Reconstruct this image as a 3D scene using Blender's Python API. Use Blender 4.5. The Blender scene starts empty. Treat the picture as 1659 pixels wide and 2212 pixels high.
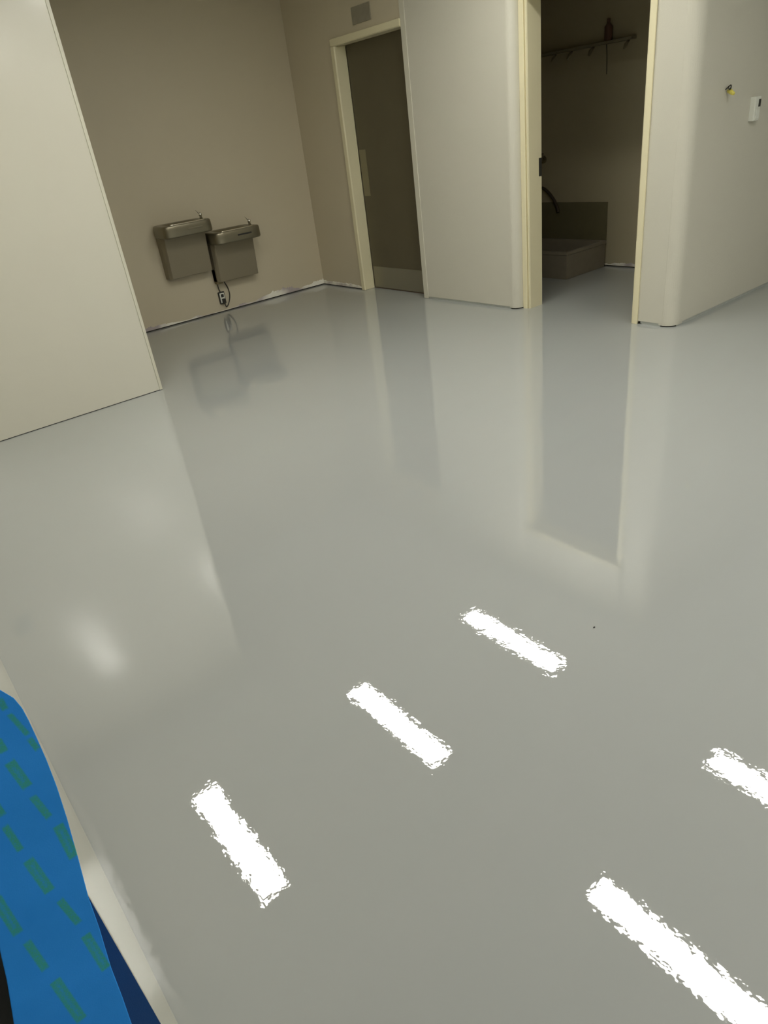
import bpy, bmesh, math, random
from mathutils import Matrix, Vector, noise
random.seed(7)
S = bpy.context.scene
C = S.collection
CEIL = 2.74

# ------------------------------------------------------------------ materials
def mat(name, col, rough=0.6, metal=0.0, spec=0.5, bump=0.0, bscale=200.0, var=0.0, vscale=3.0, detail=2.0, dist=0.002):
    m = bpy.data.materials.new(name); m.use_nodes = True
    nt = m.node_tree; b = nt.nodes['Principled BSDF']
    b.inputs['Base Color'].default_value = (*col, 1)
    b.inputs['Roughness'].default_value = rough
    b.inputs['Metallic'].default_value = metal
    b.inputs['Specular IOR Level'].default_value = spec
    tc = nt.nodes.new('ShaderNodeTexCoord')
    if bump:
        n = nt.nodes.new('ShaderNodeTexNoise'); n.inputs['Scale'].default_value = bscale; n.inputs['Detail'].default_value = detail
        nt.links.new(tc.outputs['Object'], n.inputs['Vector'])
        bp = nt.nodes.new('ShaderNodeBump'); bp.inputs['Strength'].default_value = bump; bp.inputs['Distance'].default_value = dist
        nt.links.new(n.outputs['Fac'], bp.inputs['Height']); nt.links.new(bp.outputs['Normal'], b.inputs['Normal'])
    if var:
        n2 = nt.nodes.new('ShaderNodeTexNoise'); n2.inputs['Scale'].default_value = vscale; n2.inputs['Detail'].default_value = 4
        nt.links.new(tc.outputs['Object'], n2.inputs['Vector'])
        mx = nt.nodes.new('ShaderNodeMix'); mx.data_type = 'RGBA'
        mx.inputs[6].default_value = (*[c*(1-var) for c in col], 1); mx.inputs[7].default_value = (*[min(1, c*(1+var)) for c in col], 1)
        nt.links.new(n2.outputs['Fac'], mx.inputs[0]); nt.links.new(mx.outputs[2], b.inputs['Base Color'])
    return m

M_floor = mat('floor_epoxy', (0.390, 0.404, 0.396), rough=0.02, spec=0.5, bump=0.28, bscale=42, var=0.02, vscale=1.5, detail=2.0, dist=0.0006)
M_floor.node_tree.nodes['Principled BSDF'].inputs['IOR'].default_value = 2.15
M_paint = mat('taupe_wall_paint', (0.565, 0.505, 0.375), rough=0.42, bump=0.25, bscale=260, var=0.02)
M_panel = mat('pale_wall_panel', (0.60, 0.58, 0.495), rough=0.45, bump=0.5, bscale=170, var=0.015)
M_left = mat('pale_wall_paint', (0.62, 0.60, 0.515), rough=0.20, spec=0.75, bump=0.1, bscale=260, var=0.015)
M_ceil = mat('ceiling_white', (0.78, 0.78, 0.755), rough=0.8, bump=0.2, bscale=120)
M_frame = mat('cream_frame_paint', (0.76, 0.70, 0.48), rough=0.38, bump=0.1, bscale=90)
M_trim = mat('panel_edge_trim', (0.60, 0.58, 0.48), rough=0.35)
M_grey = mat('grey_base_strip', (0.42, 0.44, 0.41), rough=0.5, var=0.15, vscale=30)
M_dark = mat('dark_gap', (0.02, 0.018, 0.012), rough=0.9)
M_door = mat('brown_door', (0.105, 0.089, 0.052), rough=0.5, var=0.08, vscale=6)
M_steel = mat('brushed_steel', (0.42, 0.38, 0.30), rough=0.30, metal=0.9, bump=0.2, bscale=400)
M_kick = mat('kick_plate_steel', (0.27, 0.25, 0.185), rough=0.25, metal=0.45)
M_push = mat('push_plate_steel', (0.23, 0.205, 0.13), rough=0.45, metal=0.4)
M_ftn = mat('fountain_steel', (0.25, 0.225, 0.16), rough=0.30, metal=0.75, bump=0.15, bscale=300)
M_ftnb = mat('fountain_body_paint', (0.27, 0.235, 0.165), rough=0.42, metal=0.35, bump=0.1, bscale=300)
M_chrome = mat('chrome', (0.85, 0.84, 0.80), rough=0.14, metal=1.0)
M_polish = mat('polished_steel', (0.75, 0.71, 0.60), rough=0.16, metal=1.0)
M_black = mat('black_plastic', (0.025, 0.024, 0.02), rough=0.4)
M_white = mat('white_plastic', (0.72, 0.73, 0.66), rough=0.4)
M_yellow = mat('yellow_plastic', (0.75, 0.66, 0.13), rough=0.4)
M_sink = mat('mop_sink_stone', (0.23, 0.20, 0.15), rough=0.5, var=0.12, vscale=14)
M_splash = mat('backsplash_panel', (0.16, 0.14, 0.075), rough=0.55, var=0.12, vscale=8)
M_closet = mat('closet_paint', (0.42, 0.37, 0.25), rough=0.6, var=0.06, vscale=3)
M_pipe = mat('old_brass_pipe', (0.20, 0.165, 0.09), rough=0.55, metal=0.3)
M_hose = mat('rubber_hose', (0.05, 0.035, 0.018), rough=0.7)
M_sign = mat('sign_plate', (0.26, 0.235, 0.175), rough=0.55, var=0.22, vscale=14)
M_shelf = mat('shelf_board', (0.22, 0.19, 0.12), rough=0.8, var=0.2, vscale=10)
M_house = mat('fixture_white', (0.7, 0.7, 0.68), rough=0.5)
M_hall = mat('hall_paint', (0.05, 0.045, 0.035), rough=0.8)
M_grit = mat('dark_grit', (0.03, 0.028, 0.025), rough=0.8)

def emis(name, col, st):
    m = bpy.data.materials.new(name); m.use_nodes = True
    nt = m.node_tree; b = nt.nodes['Principled BSDF']
    b.inputs['Base Color'].default_value = (0.8, 0.8, 0.8, 1)
    b.inputs['Emission Color'].default_value = (*col, 1); b.inputs['Emission Strength'].default_value = st
    return m
M_lamp = emis('lamp_diffuser', (1.0, 0.980, 0.895), 28.8)

def two_tone(name, c1, c2, scale, rough=0.8, lo=0.42, hi=0.58, bump=0.4):
    m = mat(name, c1, rough=rough, bump=bump, bscale=140)
    nt = m.node_tree; b = nt.nodes['Principled BSDF']
    tc = nt.nodes.new('ShaderNodeTexCoord'); n = nt.nodes.new('ShaderNodeTexNoise'); n.inputs['Scale'].default_value = scale; n.inputs['Detail'].default_value = 3
    r = nt.nodes.new('ShaderNodeValToRGB'); r.color_ramp.elements[0].position = lo; r.color_ramp.elements[1].position = hi
    r.color_ramp.elements[0].color = (*c1, 1); r.color_ramp.elements[1].color = (*c2, 1)
    nt.links.new(tc.outputs['Object'], n.inputs['Vector']); nt.links.new(n.outputs['Fac'], r.inputs[0]); nt.links.new(r.outputs[0], b.inputs['Base Color'])
    return m
M_resid = two_tone('adhesive_residue', (0.85, 0.83, 0.74), (0.42, 0.37, 0.37), 4.0)

def tape_mat():
    m = bpy.data.materials.new('blue_tape'); m.use_nodes = True
    nt = m.node_tree; b = nt.nodes['Principled BSDF']; b.inputs['Roughness'].default_value = 0.62; b.inputs['Specular IOR Level'].default_value = 0.3
    at = nt.nodes.new('ShaderNodeAttribute'); at.attribute_name = 'print'
    tc = nt.nodes.new('ShaderNodeTexCoord')
    n = nt.nodes.new('ShaderNodeTexNoise'); n.inputs['Scale'].default_value = 900; n.inputs['Detail'].default_value = 3
    nt.links.new(tc.outputs['Object'], n.inputs['Vector'])
    mul = nt.nodes.new('ShaderNodeMath'); mul.operation = 'MULTIPLY_ADD'; mul.inputs[1].default_value = 1.6; mul.inputs[2].default_value = -0.55
    nt.links.new(n.outputs['Fac'], mul.inputs[0])
    add = nt.nodes.new('ShaderNodeMath'); add.operation = 'MULTIPLY'; add.use_clamp = True
    sm = nt.nodes.new('ShaderNodeMath'); sm.operation = 'ADD'; sm.inputs[1].default_value = 0.62
    nt.links.new(mul.outputs[0], sm.inputs[0]); nt.links.new(sm.outputs[0], add.inputs[0]); nt.links.new(at.outputs['Fac'], add.inputs[1])
    n2 = nt.nodes.new('ShaderNodeTexNoise'); n2.inputs['Scale'].default_value = 60
    nt.links.new(tc.outputs['Object'], n2.inputs['Vector'])
    base = nt.nodes.new('ShaderNodeMix'); base.data_type = 'RGBA'
    base.inputs[6].default_value = (0.021, 0.30, 0.93, 1); base.inputs[7].default_value = (0.030, 0.33, 0.98, 1)
    nt.links.new(n2.outputs['Fac'], base.inputs[0])
    mx = nt.nodes.new('ShaderNodeMix'); mx.data_type = 'RGBA'; mx.inputs[7].default_value = (0.045, 0.39, 0.34, 1)
    nt.links.new(base.outputs[2], mx.inputs[6]); nt.links.new(add.outputs[0], mx.inputs[0])
    nt.links.new(mx.outputs[2], b.inputs['Base Color'])
    bp = nt.nodes.new('ShaderNodeBump'); bp.inputs['Strength'].default_value = 0.2; bp.inputs['Distance'].default_value = 0.0004
    nt.links.new(n.outputs['Fac'], bp.inputs['Height']); nt.links.new(bp.outputs['Normal'], b.inputs['Normal'])
    return m
M_tape = tape_mat()

# ------------------------------------------------------------------ helpers
def obj(name, bm, m, parent=None, smooth=False, bevel=0.0):
    bmesh.ops.recalc_face_normals(bm, faces=bm.faces)
    me = bpy.data.meshes.new(name); bm.to_mesh(me); bm.free()
    if smooth:
        for p in me.polygons: p.use_smooth = True
    me.materials.append(m)
    o = bpy.data.objects.new(name, me); C.objects.link(o)
    if parent is not None:
        o.parent = parent; o.matrix_parent_inverse = Matrix.Translation(parent.location).inverted()
    if bevel:
        b = o.modifiers.new('bevel', 'BEVEL'); b.width = bevel; b.segments = 2; b.limit_method = 'ANGLE'; b.angle_limit = math.radians(40)
    return o
def struct(name, bm, m, **k):
    o = obj(name, bm, m, **k); o['kind'] = 'structure'; return o
def thing(name, loc, label, cat, group=None):
    o = bpy.data.objects.new(name, None); C.objects.link(o); o.location = loc
    o['label'] = label; o['category'] = cat
    if group: o['group'] = group
    return o
def tag(o, label, cat, group=None):
    o['label'] = label; o['category'] = cat
    if group: o['group'] = group
    return o
def box(bm, x0, x1, y0, y1, z0, z1):
    v = [bm.verts.new((x, y, z)) for z in (z0, z1) for y in (y0, y1) for x in (x0, x1)]
    for f in ((0,1,3,2),(4,5,7,6),(0,1,5,4),(2,3,7,6),(0,2,6,4),(1,3,7,5)): bm.faces.new([v[i] for i in f])
    return bm
def B(*a): return box(bmesh.new(), *a)
def prism(pts, z0, z1, bm=None):
    bm = bm or bmesh.new()
    a = [bm.verts.new((x, y, z0)) for x, y in pts]; b = [bm.verts.new((x, y, z1)) for x, y in pts]
    bm.faces.new(a[::-1]); bm.faces.new(b)
    n = len(pts)
    for i in range(n): bm.faces.new((a[i], a[(i+1) % n], b[(i+1) % n], b[i]))
    return bm
def arc(cx, cy, r, a0, a1, n=8):
    return [(cx+r*math.cos(math.radians(a0+(a1-a0)*i/n)), cy+r*math.sin(math.radians(a0+(a1-a0)*i/n))) for i in range(n+1)]
def tube(pts, r, bm=None, seg=10):
    bm = bm or bmesh.new(); pts = [Vector(p) for p in pts]; rings = []
    rr = r if isinstance(r, (list, tuple)) else [r]*len(pts)
    up = Vector((0.13, 0.2, 1)).normalized()
    for i, p in enumerate(pts):
        t = (pts[min(i+1, len(pts)-1)]-pts[max(i-1, 0)]).normalized()
        a = t.cross(up)
        if a.length < 1e-3: a = t.cross(Vector((1, 0, 0)))
        a.normalize(); b = t.cross(a).normalized()
        rings.append([bm.verts.new(p+rr[i]*(math.cos(2*math.pi*k/seg)*a+math.sin(2*math.pi*k/seg)*b)) for k in range(seg)])
    for i in range(len(rings)-1):
        for k in range(seg): bm.faces.new((rings[i][k], rings[i][(k+1) % seg], rings[i+1][(k+1) % seg], rings[i+1][k]))
    bm.faces.new(rings[0][::-1]); bm.faces.new(rings[-1])
    return bm
def spline(p, n=8):
    out = []; P = [p[0]]+list(p)+[p[-1]]
    for i in range(1, len(P)-2):
        for k in range(n):
            t = k/n
            out.append(tuple(0.5*((2*P[i][j])+(-P[i-1][j]+P[i+1][j])*t+(2*P[i-1][j]-5*P[i][j]+4*P[i+1][j]-P[i+2][j])*t*t+(-P[i-1][j]+3*P[i][j]-3*P[i+1][j]+P[i+2][j])*t**3) for j in range(3)))
    out.append(tuple(p[-1])); return out

# ------------------------------------------------------------------ shell
struct('floor', B(-2.2, 9.0, -5.2, 7.0, -0.12, 0.0), M_floor)
struct('ceiling', B(-2.2, 9.0, -5.2, 7.0, CEIL, CEIL+0.12), M_ceil)

# wall beside the camera, its end face (jamb) looks back at the viewer
struct('contact_shade_near', B(-0.100, -0.034, 0.51, 4.78, 0.0, 0.005), M_dark)  # black strip painted for the contact shade along the wall foot
struct('wall_near', B(-0.102, -0.031, 0.50, 4.90, 0.004, CEIL), M_left, bevel=0.002)
# long pale wall at the left of the alcove
struct('wall_left', B(-0.031, 1.600, 4.78, 4.90, 0.005, CEIL), M_left)
struct('trim_1', B(1.586, 1.606, 4.774, 4.905, 0.004, CEIL), M_trim, bevel=0.001)
struct('wall_alcove_left', B(1.48, 1.60, 4.90, 6.80, 0.012, CEIL), M_paint)
struct('wall_back', B(1.60, 4.50, 6.675, 6.80, 0.010, CEIL), M_paint)
# far wall with the brown door
bm = bmesh.new()
box(bm, 4.372, 4.52, 5.93, 6.675, 0.010, CEIL)
box(bm, 4.372, 4.52, 4.96, 5.93, 2.18, CEIL)
struct('wall_far', bm, M_paint)
# pale panelled pier between the two doors, its corner rounded
pier = [(4.368, 4.975), (4.390, 3.92)] + [(x, y) for x, y in arc(4.457, 3.913, 0.067, 180, 270, 10)] + [(4.52, 3.846), (4.615, 3.846), (4.615, 4.975)]
struct('wall_pier', prism(pier, 0.019, CEIL), M_panel)
struct('trim_2', prism([(4.362, 4.980), (4.3635, 4.925), (4.40, 4.925), (4.40, 4.980)], 0.003, CEIL), M_trim, bevel=0.0015)
struct('trim_3', prism([(4.374, 4.92), (4.396, 3.935), (4.45, 3.935), (4.45, 4.92)], 0.0, 0.0195), M_grey)
struct('trim_4', prism([(4.392, 3.935)]+arc(4.457, 3.913, 0.0665, 180, 270, 10)+[(4.50, 3.8465), (4.50, 3.935)], 0.009, 0.0195), M_panel)
# wall over the closet opening
struct('wall_header', B(4.42, 4.60, 2.765, 3.90, 2.175, CEIL), M_panel)
# right-hand block with the rounded corner, running away to the right
rb = [(4.440, 2.772), (4.440, 2.575)] + arc(4.522, 2.572, 0.083, 180, 270, 10) + [(9.0, 2.487), (9.0, 2.60), (4.60, 2.60), (4.60, 2.772)]
struct('wall_right', prism(rb, 0.021, CEIL), M_panel)
struct('trim_5', prism([(4.445, 2.745), (4.445, 2.59), (4.48, 2.55), (4.50, 2.55), (4.50, 2.745)], 0.0, 0.0215), M_grey)
struct('trim_6', prism([(4.4415, 2.60), (4.4415, 2.575)]+arc(4.522, 2.572, 0.0815, 180, 270, 10)+[(4.56, 2.4900), (4.56, 2.55), (4.50, 2.60)], 0.009, 0.0215), M_panel)
struct('trim_7', B(4.50, 9.0, 2.494, 2.55, 0.0, 0.0215), M_grey)
# closet
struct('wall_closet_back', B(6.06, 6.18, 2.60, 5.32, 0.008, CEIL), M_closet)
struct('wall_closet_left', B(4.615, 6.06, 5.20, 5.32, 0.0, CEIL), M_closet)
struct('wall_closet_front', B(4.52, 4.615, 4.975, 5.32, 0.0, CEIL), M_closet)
# remaining sides of the big room and the dark hall behind the viewer
struct('wall_outer_right', B(8.88, 9.0, -5.2, 2.487, 0.0, CEIL), M_left)
struct('wall_outer_rear', B(-2.2, 8.88, -5.2, -5.08, 0.0, CEIL), M_left)
struct('wall_near_rear', B(-0.102, -0.031, -5.08, -0.75, 0.0, CEIL), M_left)
struct('wall_near_header', B(-0.102, -0.031, -0.75, 0.50, 2.13, CEIL), M_left)
struct('wall_hall', B(-2.2, -2.08, -5.08, 7.0, 0.0, CEIL), M_hall)
struct('wall_hall_end', B(-2.08, -0.102, 4.78, 4.9, 0.0, CEIL), M_hall)
# black strips standing in for the dark slots under walls short of the floor
struct('dark_slot_back', B(1.60, 4.40, 6.682, 6.78, 0.0, 0.012), M_dark)
struct('dark_slot_far', B(4.380, 4.50, 5.95, 6.675, 0.0, 0.012), M_dark)
struct('dark_slot_left', B(-0.031, 1.59, 4.784, 4.86, 0.0, 0.006), M_dark)
struct('dark_slot_pier', prism([(4.40, 3.93)]+arc(4.457, 3.913, 0.060, 180, 270, 8)+[(4.50, 3.853), (4.50, 3.93)], 0.0, 0.010), M_dark)
struct('dark_slot_right', prism([(4.447, 2.60), (4.447, 2.575)]+arc(4.522, 2.572, 0.076, 180, 270, 8)+[(4.52, 2.56), (4.50, 2.60)], 0.0, 0.010), M_dark)
struct('dark_slot_closet', B(6.066, 6.10, 2.60, 5.2, 0.0, 0.010), M_dark)
struct('dark_slot_frame', B(4.445, 4.49, 2.735, 2.768, 0.0, 0.006), M_dark)

# adhesive left along the foot of the alcove walls: lumpy strip with its own thickness
def residue(name, keys, face, step=0.006, axis='x', th=0.004, seed=0):
    bm = bmesh.new(); k0, k1 = keys[0][0], keys[-1][0]; n = int(abs(k1-k0)/step); prev = None
    for i in range(n+1):
        u = k0+(k1-k0)*i/n
        for a, b in zip(keys, keys[1:]):
            if (a[0]-u)*(b[0]-u) <= 0: h = a[1]+(b[1]-a[1])*(u-a[0])/(b[0]-a[0]+1e-9)
        h = max(0.002, h*(1+0.35*noise.noise((u*22, seed, 0))+0.25*noise.noise((u*70, seed, 3))))
        t = th*(0.5+0.5*min(1, h/0.03))
        def P(d, z): return (u, face-d, z) if axis == 'x' else (face-d, u, z)
        ring = [bm.verts.new(P(-0.001, 0.010)), bm.verts.new(P(t, 0.011)), bm.verts.new(P(t*0.7, 0.010+h*0.8)), bm.verts.new(P(-0.001, 0.010+h))]
        if prev:
            for q in range(4): bm.faces.new((prev[q], prev[(q+1) % 4], ring[(q+1) % 4], ring[q]))
        else: bm.faces.new(ring)
        prev = ring
    bm.faces.new(prev[::-1])
    return bm
struct('trim_8', residue('r', [(2.10, 0.035), (2.45, 0.03), (2.60, 0.012), (2.72, 0.006), (2.80, 0.028), (2.86, 0.006), (3.10, 0.004), (3.25, 0.008), (3.30, 0.026), (3.40, 0.014), (3.47, 0.008),
    (3.55, 0.030), (3.68, 0.052), (3.80, 0.066), (3.95, 0.060), (4.00, 0.030), (4.05, 0.018), (4.12, 0.030), (4.20, 0.028), (4.23, 0.045), (4.371, 0.052)], 6.675), M_resid)
struct('trim_9', residue('r', [(5.945, 0.012), (6.02, 0.028), (6.2, 0.036), (6.4, 0.034), (6.6, 0.032), (6.67, 0.045)], 4.372, axis='y', seed=5), M_resid)
struct('trim_10', residue('r', [(2.605, 0.02), (3.9, 0.03), (4.05, 0.025), (4.12, 0.012), (5.1, 0.01)], 6.06, axis='y', seed=9), M_resid)
struct('trim_11', B(4.492, 4.50, 4.98, 5.90, 0.0, 0.005), mat('rust_line', (0.16, 0.07, 0.035), rough=0.8))

# ------------------------------------------------------------------ brown door with cream frame
bm = prism([(4.352, 5.945), (4.352, 5.897), (4.362, 5.890), (4.484, 5.890), (4.484, 5.945)], 0.0, 2.128)
d1 = thing('door_1', (4.48, 5.45, 0), 'brown flush door in cream metal frame beside drinking fountains', 'door')
d1['kind'] = 'structure'
obj('door_frame', bm, M_frame, d1, bevel=0.004)
bm = bmesh.new()
a = [(4.352, 2.185), (4.352, 2.137), (4.362, 2.130), (4.484, 2.130), (4.484, 2.185)]
v0 = [bm.verts.new((x, 5.945, z)) for x, z in a]; v1 = [bm.verts.new((x, 4.981, z)) for x, z in a]
bm.faces.new(v0); bm.faces.new(v1[::-1])
for i in range(5): bm.faces.new((v0[i], v0[(i+1) % 5], v1[(i+1) % 5], v1[i]))
obj('frame_head', bm, M_frame, d1, bevel=0.004)
obj('door_leaf', B(4.484, 4.53, 4.985, 5.884, 0.006, 2.132), M_door, d1, bevel=0.002)
obj('push_plate', B(4.4815, 4.484, 5.775, 5.872, 0.885, 1.29), M_push, d1, bevel=0.0008)
obj('kick_plate', B(4.4815, 4.484, 5.00, 5.872, 0.012, 0.218), M_kick, d1, bevel=0.0008)

# sign over the door: mottled brown plate
sg = thing('door_sign', (4.367, 5.47, 2.295), 'small mottled brown sign plate fixed on wall above brown door', 'sign')
obj('plate', B(4.362, 4.372, 5.345, 5.595, 2.236, 2.357), M_sign, sg, bevel=0.002)

# ------------------------------------------------------------------ closet doorway frame
d2 = thing('door_2', (4.53, 3.30, 0), 'cream metal frame of open closet doorway', 'door frame'); d2['kind'] = 'structure'
prof = [(4.457, 3.8455), (4.454, 3.840), (4.454, 3.806), (4.459, 3.802), (4.474, 3.802), (4.474, 3.796), (4.462, 3.793), (4.462, 3.783), (4.472, 3.778), (4.617, 3.778), (4.617, 3.8455)]
obj('door_frame', prism(prof, 0.0, 2.13), M_frame, d2)
obj('door_frame', prism([(4.428, 2.762), (4.428, 2.802), (4.436, 2.812), (4.617, 2.812), (4.617, 2.772), (4.440, 2.772), (4.440, 2.762)], 0.0, 2.13), M_frame, d2, bevel=0.002)
obj('frame_head', B(4.409, 4.617, 2.766, 3.8455, 2.13, 2.18), M_frame, d2, bevel=0.004)
st = obj('strike_plate', B(4.585, 4.6178, 3.7772, 3.785, 0.98, 1.107), M_black, d2); st['label'] = 'dark latch strike plate'

# ------------------------------------------------------------------ drinking fountains
def fountain(u0, u1, zt, zb, label, rim_h=0.108, vf=6.365, slot=False):
    uc = (u0+u1)/2; W = 6.675; w = u1-u0
    t = thing('drinking_fountain', (uc, W, zb), label, 'drinking fountain', 'wall mounted drinking fountains')
    # body: tapering cabinet
    bm = bmesh.new()
    L = [(u0+0.004, W), (u0+0.004, 6.575), (u0+0.03, 6.530), (u1-0.012, 6.530), (u1-0.004, 6.56), (u1-0.004, W)]
    Lb = [(u0+0.004, W), (u0+0.004, 6.590), (u0+0.03, 6.562), (u1-0.012, 6.562), (u1-0.004, 6.58), (u1-0.004, W)]
    a = [bm.verts.new((x, y, zb)) for x, y in Lb]; b = [bm.verts.new((x, y, zt-rim_h+0.004)) for x, y in L]
    bm.faces.new(a[::-1]); bm.faces.new(b)
    for i in range(6): bm.faces.new((a[i], a[(i+1) % 6], b[(i+1) % 6], b[i]))
    obj('cabinet', bm, M_ftnb, t, bevel=0.006)
    # basin: rounded D shape with a dished top
    def outline(s, n=36):
        pts = []
        for i in range(n):
            an = 2*math.pi*i/n
            ex = 0.30
            cx = math.copysign(abs(math.cos(an))**ex, math.cos(an)); cy = math.copysign(abs(math.sin(an))**ex, math.sin(an))
            pts.append((uc+cx*(w/2+0.016)*s, (W+vf)/2-0.002+cy*((W-vf)/2)*s))
        return pts
    def dish(x, y, s, z):
        return (x, y, z)
    bm = bmesh.new()
    layers = [(0.97, zt-rim_h), (1.0, zt-rim_h+0.012), (1.0, zt-0.032), (0.992, zt-0.014), (0.972, zt-0.004), (0.93, zt)]
    inner = [(0.0, 0.0)]
    rings = []
    for s, z in layers:
        rings.append([bm.verts.new((x, y, z)) for x, y in outline(s)])
    bx, by = uc-0.012, (W+vf)/2-0.022
    for s, dz in ((0.78, -0.003), (0.66, -0.024), (0.40, -0.040), (0.10, -0.046)):
        ring = []
        for i in range(36):
            an = 2*math.pi*i/36
            e = 0.62
            cx = math.copysign(abs(math.cos(an))**e, math.cos(an)); cy = math.copysign(abs(math.sin(an))**e, math.sin(an))
            ring.append(bm.verts.new((bx+cx*(w/2)*s, by+cy*((W-vf)/2)*s*0.98, zt+dz)))
        rings.append(ring)
    for r0, r1 in zip(rings, rings[1:]):
        for i in range(36): bm.faces.new((r0[i], r0[(i+1) % 36], r1[(i+1) % 36], r1[i]))
    bm.faces.new(rings[0][::-1]); bm.faces.new(rings[-1])
    bs = obj('basin', bm, M_ftn, t, smooth=False)
    for p in bs.data.polygons: p.use_smooth = True
    ds = obj('drain', tube([(bx, by, zt-0.047), (bx, by, zt-0.043)], 0.022, seg=16), M_black, bs)
    lip = [(x, y, zt+0.001) for x, y in outline(0.945, 60)]; lip.append(lip[0])
    obj('lip_glint', tube([p for p in lip if p[1] < W-0.12 and abs(p[0]-uc) < w*0.40][::1], 0.0055, seg=10), M_polish, bs, smooth=True)  # added polished roll, placed to draw a lamp glint along the lip
    bar = obj('push_bar', B(uc-0.02, uc+0.13, vf-0.008, vf+0.004, zt-0.060, zt-0.046), M_black if slot else M_ftn, t, bevel=0.003)
    # bubbler
    ux, uy = u1-0.032, 6.500
    bb = obj('bubbler', tube([(ux, uy, zt-0.004), (ux, uy, zt+0.02), (ux-0.004, uy-0.006, zt+0.036), (ux-0.012, uy-0.014, zt+0.046)], [0.015, 0.012, 0.017, 0.013], seg=12), M_chrome, t, smooth=True)
    obj('mouth_guard', tube([(ux-0.006, uy, zt+0.030), (ux-0.022, uy+0.004, zt+0.060), (ux-0.036, uy+0.008, zt+0.078)], [0.003, 0.0022, 0.0012], seg=8), M_black, bb)
    return t
fountain(2.578, 3.035, 0.912, 0.432, 'steel drinking fountain on alcove wall, higher left one of the pair')
fb = fountain(3.060, 3.530, 0.775, 0.303, 'steel drinking fountain on alcove wall, lower right one with power cord', slot=True)
pc = obj('pipe_cover', B(3.064, 3.125, 6.600, 6.675, 0.285, 0.43), M_pipe, fb, bevel=0.004)

# outlet, plug and cord under the lower fountain
ol = thing('wall_outlet', (3.105, 6.675, 0.14), 'white power outlet in black box low on alcove wall under fountains', 'outlet')
obj('outlet_box', B(3.070, 3.140, 6.655, 6.675, 0.080, 0.200), M_black, ol, bevel=0.006)
obj('faceplate', B(3.079, 3.131, 6.651, 6.656, 0.092, 0.188), M_white, ol, bevel=0.003)
obj('socket', B(3.091, 3.121, 6.645, 6.652, 0.146, 0.178), M_black, ol, bevel=0.004)
cd = thing('power_cord', (3.13, 6.66, 0.06), 'black power cord looping from outlet up to lower fountain', 'cord')
obj('plug', B(3.090, 3.122, 6.618, 6.650, 0.092, 0.134), M_black, cd, bevel=0.006)
obj('cable', tube(spline([(3.107, 6.632, 0.095), (3.112, 6.640, 0.072), (3.127, 6.655, 0.046), (3.155, 6.662, 0.060), (3.185, 6.664, 0.110), (3.198, 6.664, 0.165), (3.190, 6.664, 0.230), (3.165, 6.655, 0.280), (3.155, 6.650, 0.300)]), 0.0048), M_black, cd, smooth=True)
obj('strain_relief', tube([(3.105, 6.632, 0.094), (3.111, 6.640, 0.074)], [0.009, 0.0055]), M_black, cd, smooth=True)
tag(obj('conduit', tube(spline([(3.085, 6.655, 0.29), (3.088, 6.660, 0.24), (3.100, 6.664, 0.20)]), 0.0045), M_black, smooth=True), 'thin dark conduit running from pipe cover down to outlet', 'conduit')

# ------------------------------------------------------------------ thermostat, wire nut on the right wall
th = thing('thermostat', (5.18, 2.487, 1.26), 'white thermostat with dark display on right wall', 'thermostat')
obj('housing', B(5.145, 5.220, 2.453, 2.490, 1.195, 1.335), M_white, th, bevel=0.005)
obj('display', B(5.188, 5.214, 2.4505, 2.4525, 1.275, 1.318), M_black, th)
obj('lower_cover', B(5.160, 5.208, 2.4485, 2.4525, 1.205, 1.262), M_white, th, bevel=0.0015)
wn = thing('wire_connector', (4.82, 2.487, 1.39), 'yellow wire connector with dark wires sticking out of right wall', 'wire connector')
obj('cap', tube([(4.800, 2.430, 1.372), (4.806, 2.442, 1.378), (4.822, 2.472, 1.392)], [0.009, 0.012, 0.015], seg=10), M_yellow, wn, smooth=True)
obj('wire', tube(spline([(4.822, 2.490, 1.405), (4.812, 2.462, 1.420), (4.802, 2.452, 1.412), (4.812, 2.462, 1.394)]), 0.004), M_black, wn, smooth=True)
obj('wire', tube(spline([(4.808, 2.490, 1.400), (4.800, 2.468, 1.408), (4.806, 2.462, 1.395)]), 0.0035), M_black, wn, smooth=True)

sw = thing('wall_switch', (0.16, 4.78, 1.30), 'dark switch box on pale left wall, seen only as smudge in floor', 'switch')
obj('backplate', B(0.105, 0.215, 4.765, 4.78, 1.23, 1.37), M_grey, sw, bevel=0.003)
obj('toggle', B(0.150, 0.170, 4.752, 4.766, 1.285, 1.315), M_black, sw, bevel=0.002)

# ------------------------------------------------------------------ closet contents
ms = thing('mop_sink', (5.74, 4.5, 0), 'low square mop sink standing on closet floor', 'sink')
bm = bmesh.new()
x0, x1, y0, y1, zt = 5.43, 6.035, 4.150, 4.98, 0.245
O = [(x0, y0), (x1, y0), (x1, y1), (x0, y1)]
def ringv(o, z): return [bm.verts.new((x0+o if x == x0 else x1-o, y0+o if y == y0 else y1-o, z)) for x, y in O]
rs = [ringv(0.006, 0.0), ringv(0.006, zt-0.03), ringv(0.0, zt-0.028), ringv(0.0, zt), ringv(0.035, zt), ringv(0.06, 0.10)]
for r0, r1 in zip(rs, rs[1:]):
    for i in range(4): bm.faces.new((r0[i], r0[(i+1) % 4], r1[(i+1) % 4], r1[i]))
bm.faces.new(rs[0][::-1]); bm.faces.new(rs[-1])
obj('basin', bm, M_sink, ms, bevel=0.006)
obj('drain', tube([(5.74, 4.56, 0.099), (5.74, 4.56, 0.104)], 0.04, seg=20), M_steel, ms)
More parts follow.
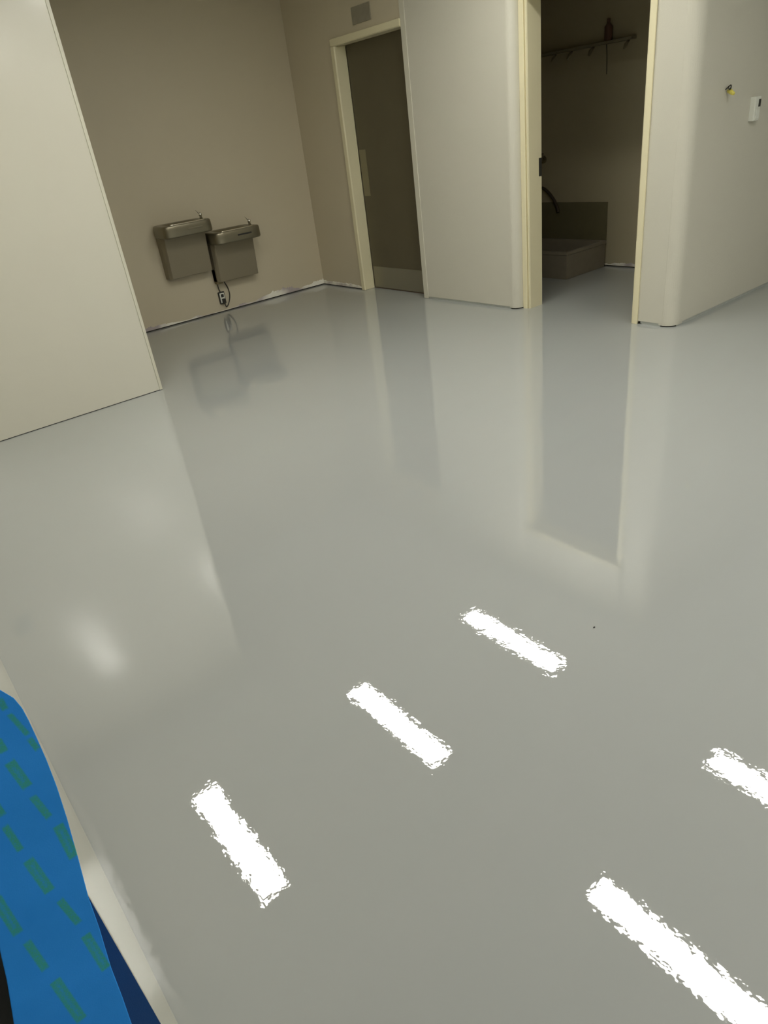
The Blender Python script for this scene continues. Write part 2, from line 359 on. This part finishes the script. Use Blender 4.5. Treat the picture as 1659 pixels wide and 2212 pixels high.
tag(obj('splash_guard', B(6.045, 6.0605, 4.165, 5.02, 0.235, 0.585), M_splash, bevel=0.002), 'dark splash panel on closet wall behind mop sink', 'splash panel')
fc = thing('service_faucet', (6.06, 4.93, 1.0), 'dark service faucet on closet back wall above mop sink', 'faucet')
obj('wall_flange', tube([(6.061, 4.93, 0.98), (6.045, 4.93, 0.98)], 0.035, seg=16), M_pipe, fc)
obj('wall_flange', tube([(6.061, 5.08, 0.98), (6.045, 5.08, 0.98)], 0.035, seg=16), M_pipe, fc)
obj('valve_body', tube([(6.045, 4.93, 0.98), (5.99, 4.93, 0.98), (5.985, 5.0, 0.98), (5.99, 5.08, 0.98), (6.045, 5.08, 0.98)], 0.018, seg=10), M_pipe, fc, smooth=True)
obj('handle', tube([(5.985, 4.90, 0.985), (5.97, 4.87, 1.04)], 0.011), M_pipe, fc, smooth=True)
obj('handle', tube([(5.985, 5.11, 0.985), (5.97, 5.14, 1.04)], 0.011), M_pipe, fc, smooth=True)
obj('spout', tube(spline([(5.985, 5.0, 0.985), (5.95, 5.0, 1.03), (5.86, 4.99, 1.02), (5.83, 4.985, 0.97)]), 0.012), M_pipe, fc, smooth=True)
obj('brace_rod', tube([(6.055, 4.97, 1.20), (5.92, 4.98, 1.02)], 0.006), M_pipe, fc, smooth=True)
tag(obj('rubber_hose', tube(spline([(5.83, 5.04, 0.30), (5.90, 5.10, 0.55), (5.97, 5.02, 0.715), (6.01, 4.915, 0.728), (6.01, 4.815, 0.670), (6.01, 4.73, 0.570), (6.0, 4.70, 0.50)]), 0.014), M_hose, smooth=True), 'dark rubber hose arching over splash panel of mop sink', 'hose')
sh = thing('tool_rail', (6.06, 4.4, 1.84), 'narrow dark shelf rail with clips high on closet back wall', 'rail')
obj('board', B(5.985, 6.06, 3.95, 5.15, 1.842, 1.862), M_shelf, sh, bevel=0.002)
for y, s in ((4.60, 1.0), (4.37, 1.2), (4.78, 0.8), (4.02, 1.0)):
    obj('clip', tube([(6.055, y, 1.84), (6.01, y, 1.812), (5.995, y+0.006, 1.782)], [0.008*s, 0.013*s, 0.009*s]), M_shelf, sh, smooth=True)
bt = thing('bottle', (6.02, 4.20, 1.862), 'dark reddish bottle standing on rail high in closet', 'bottle')
M_red = mat('dark_red_plastic', (0.13, 0.06, 0.04), rough=0.6)
obj('bottle_body', tube([(6.02, 4.2, 1.862), (6.02, 4.2, 1.87), (6.02, 4.2, 1.965), (6.02, 4.2, 1.99)], [0.030, 0.033, 0.033, 0.014], seg=18), M_red, bt, smooth=True)
obj('cap', tube([(6.02, 4.2, 1.99), (6.02, 4.2, 2.02)], 0.013, seg=14), M_red, bt, smooth=True)
tag(obj('hanging_cord', tube(spline([(6.045, 4.232, 1.842), (6.050, 4.228, 1.76), (6.050, 4.224, 1.62)]), 0.003), M_black, smooth=True), 'thin dark cord hanging from closet rail below bottle', 'cord')

# speck on the floor
bm = bmesh.new(); bmesh.ops.create_icosphere(bm, subdivisions=1, radius=0.0045)
for v in bm.verts: v.co = Vector((v.co.x*1.1+1.456, v.co.y*0.6+0.990, v.co.z*0.45+0.0018))
tag(obj('debris_speck', bm, M_grit), 'tiny dark speck lying on the shiny grey floor', 'speck')

# ------------------------------------------------------------------ blue masking tape on the jamb
RIGHT = [(-0.0236, .502, 1.1333), (-0.016, .4993, 1.1204), (-0.0107, .497, 1.1096), (-0.0089, .4948, 1.0991), (-0.0088, .4924, 1.0879), (-0.0094, .4889, 1.0713), (-0.0104, .4848, 1.0519), (-0.0126, .4797, 1.0273), (-0.0166, .4732, .9968), (-0.0224, .4657, .9611), (-0.0292, .4577, .9234), (-0.033, .4506, .8895), (-0.0393, .4419, .8483), (-0.0426, .4346, .8138), (-0.0462, .4281, .7833), (-0.054, .4156, .7241)]
LEFT = [(-0.0554, .4986, 1.1173), (-0.0716, .4814, 1.0355), (-0.0975, .4585, .9272), (-0.1038, .4528, .8999), (-0.1145, .4447, .862), (-0.1268, .4349, .8153), (-0.150, .4156, .7241)]
K = 0.095/0.45
MARKS = [[-0.0191, 1.1133, -0.019, 1.1057, 0.0035, 12], [-0.0178, 1.0981, -0.014, 1.0788, 0.0028, 9], [-0.0326, 1.0843, -0.0324, 1.0755, 0.0047, 16], [-0.0138, 1.0726, -0.0126, 1.0637, 0.0031, 10], [-0.0324, 1.0641, -0.03, 1.0404, 0.0066, 22], [-0.0299, 1.0289, -0.0271, 1.0071, 0.0043, 14], [-0.053, 1.0377, -0.0527, 1.0303, 0.0041, 14], [-0.0549, 1.0187, -0.0539, 0.9948, 0.0041, 14], [-0.0244, 0.9949, -0.0247, 0.9631, 0.007, 22], [-0.0528, 0.9823, -0.0505, 0.9496, 0.007, 23], [-0.0475, 0.9351, -0.0443, 0.9074, 0.0047, 15], [-0.0823, 0.9699, -0.082, 0.9327, 0.0066, 23], [-0.0801, 0.9184, -0.079, 0.8886, 0.0051, 17], [-0.044, 0.8909, -0.0428, 0.8519, 0.0066, 20], [-0.0774, 0.8716, -0.0755, 0.823, 0.0075, 24]]
def interp(tab, z):
    tab = sorted(tab, key=lambda t: -t[2])
    if z >= tab[0][2]: return tab[0][0]
    for a, b in zip(tab, tab[1:]):
        if a[2] >= z >= b[2]: return a[0]+(b[0]-a[0])*(a[2]-z)/(a[2]-b[2])
    return tab[-1][0]
def printed(u, z):
    best = 0.0
    for au, az, bu, bz, w, k in MARKS:
        d = Vector((bu-au, bz-az)); L = d.length; d /= L; q = Vector((u-au, z-az)); t = q.dot(d); s = abs(q.x*d.y-q.y*d.x)
        e = min(t+0.001, L+0.001-t, w/2+0.0004-s)
        f = max(0.0, min(1.0, e/0.0009+0.5))
        if k >= 20 and 0.004 < t < L-0.004: f *= 0.55+0.45*min(1, abs(s-0.0)/0.0022)
        best = max(best, f)
    return best
def tape_flap():
    NU, NZ = 90, 260; z0, z1 = 0.7241, 1.1333
    verts = []; faces = []; pr = []
    for j in range(NZ+1):
        z = z1+(z0-z1)*j/NZ
        l, r = interp(LEFT, z), interp(RIGHT, z)
        if z > 1.1173: l = -0.0554+(z-1.1173)*0.9
        for i in range(NU+1):
            s = i/NU; u = l+(r-l)*s
            v = 0.495-K*(1.1-z)+0.0006*math.sin(z*60+u*30)
            verts.append((u, v, z)); pr.append(printed(u, z))
    for j in range(NZ):
        for i in range(NU):
            a = j*(NU+1)+i; faces.append((a, a+1, a+NU+2, a+NU+1))
    me = bpy.data.meshes.new('loose_flap'); me.from_pydata(verts, [], faces)
    at = me.attributes.new('print', 'FLOAT', 'POINT'); at.data.foreach_set('value', pr)
    for p in me.polygons: p.use_smooth = True
    me.materials.append(M_tape)
    o = bpy.data.objects.new('loose_flap', me); C.objects.link(o)
    sd = o.modifiers.new('thick', 'SOLIDIFY'); sd.thickness = 0.0004; sd.offset = 1
    return o
tp = thing('masking_tape', (-0.06, 0.498, 0.9), 'printed blue masking tape peeling off wall end at lower left', 'tape')
fl = tape_flap(); fl.parent = tp; fl.matrix_parent_inverse = Matrix.Translation(tp.location).inverted()
M_tape_shaded = mat('blue_tape_shaded', (0.005, 0.065, 0.25), rough=0.6, spec=0.3, bump=0.1, bscale=800)  # darker copy of the tape blue, the flap's shade put into the colour
obj('stuck_layer', B(-0.1015, -0.0318, 0.4985, 0.4998, 0.20, 0.905), M_tape_shaded, tp)

# ------------------------------------------------------------------ ceiling lights
def light(u, v, label):
    t = thing('ceiling_light', (u, v, CEIL), label, 'ceiling light', 'linear ceiling lights')
    bm = bmesh.new()
    a, b = 0.118, 0.565; i0, i1 = 0.098, 0.540
    for x0, x1, y0, y1 in ((-a, -i0, -b, b), (i0, a, -b, b), (-i0, i0, -b, -i1), (-i0, i0, i1, b)):
        box(bm, u+x0, u+x1, v+y0, v+y1, CEIL-0.022, CEIL-0.0005)
    obj('frame', bm, M_house, t, bevel=0.0015)
    obj('diffuser', B(u-i0, u+i0, v-i1, v+i1, CEIL-0.014, CEIL-0.004), M_lamp, t)
    return t
cols = (0.715, 2.19, 3.565)
names = ['first', 'second', 'third', 'fourth', 'fifth']
special = {(0, 3.29): 'ceiling light mirrored in floor as the leftmost white glare',
           (1, 3.29): 'ceiling light mirrored in floor as the middle white glare of its row',
           (2, 3.29): 'ceiling light mirrored in floor as the farthest white glare',
           (1, 0.87): 'ceiling light mirrored in floor as the big glare at lower right corner',
           (2, 0.87): 'ceiling light mirrored in floor as the glare cut by right edge'}
for r, v in enumerate((3.29, 0.87, -1.55, -3.9)):  # rear rows are unseen, mostly placed to brighten tape and right wall
    for i, u in enumerate(cols if v > 0 else cols + (5.02,)):
        if (i, v) in ((0, 0.87), (1, -1.55), (1, -3.9), (2, -3.9)): continue      # bays without a light
        rn = {0.87: 'row beside the viewer', -1.55: 'row just behind the viewer', -3.9: 'rearmost row added as fill'}.get(v, '')
        light(u, v, special.get((i, v)) or 'unseen linear white ceiling light, %s from the near wall in the %s' % (names[i], rn))

# ------------------------------------------------------------------ world, camera, view
w = bpy.data.worlds.new('world'); S.world = w; w.use_nodes = True
w.node_tree.nodes['Background'].inputs[0].default_value = (0.02, 0.02, 0.018, 1); w.node_tree.nodes['Background'].inputs[1].default_value = 1.0
cam = bpy.data.cameras.new('camera'); co = bpy.data.objects.new('camera', cam); C.objects.link(co)
Mc = Matrix(((0.76757092, -0.62982997, -0.11894994), (0.39305503, 0.31592618, 0.8635383), (-0.5063029, -0.70958076, 0.49005359)))
co.matrix_world = Matrix.Translation((0, 0, 1.45)) @ Mc.transposed().to_4x4()
cam.sensor_fit = 'HORIZONTAL'; cam.sensor_width = 36; cam.lens = 1464.227/1659*36; cam.clip_start = 0.01
S.camera = co
S.view_settings.view_transform = 'Standard'; S.view_settings.look = 'None'; S.view_settings.gamma = 1; S.view_settings.exposure = 0.0
S.view_settings.use_curve_mapping = False
try: S.cycles.use_denoising = True; S.cycles.max_bounces = 12; S.cycles.diffuse_bounces = 6
except Exception: pass
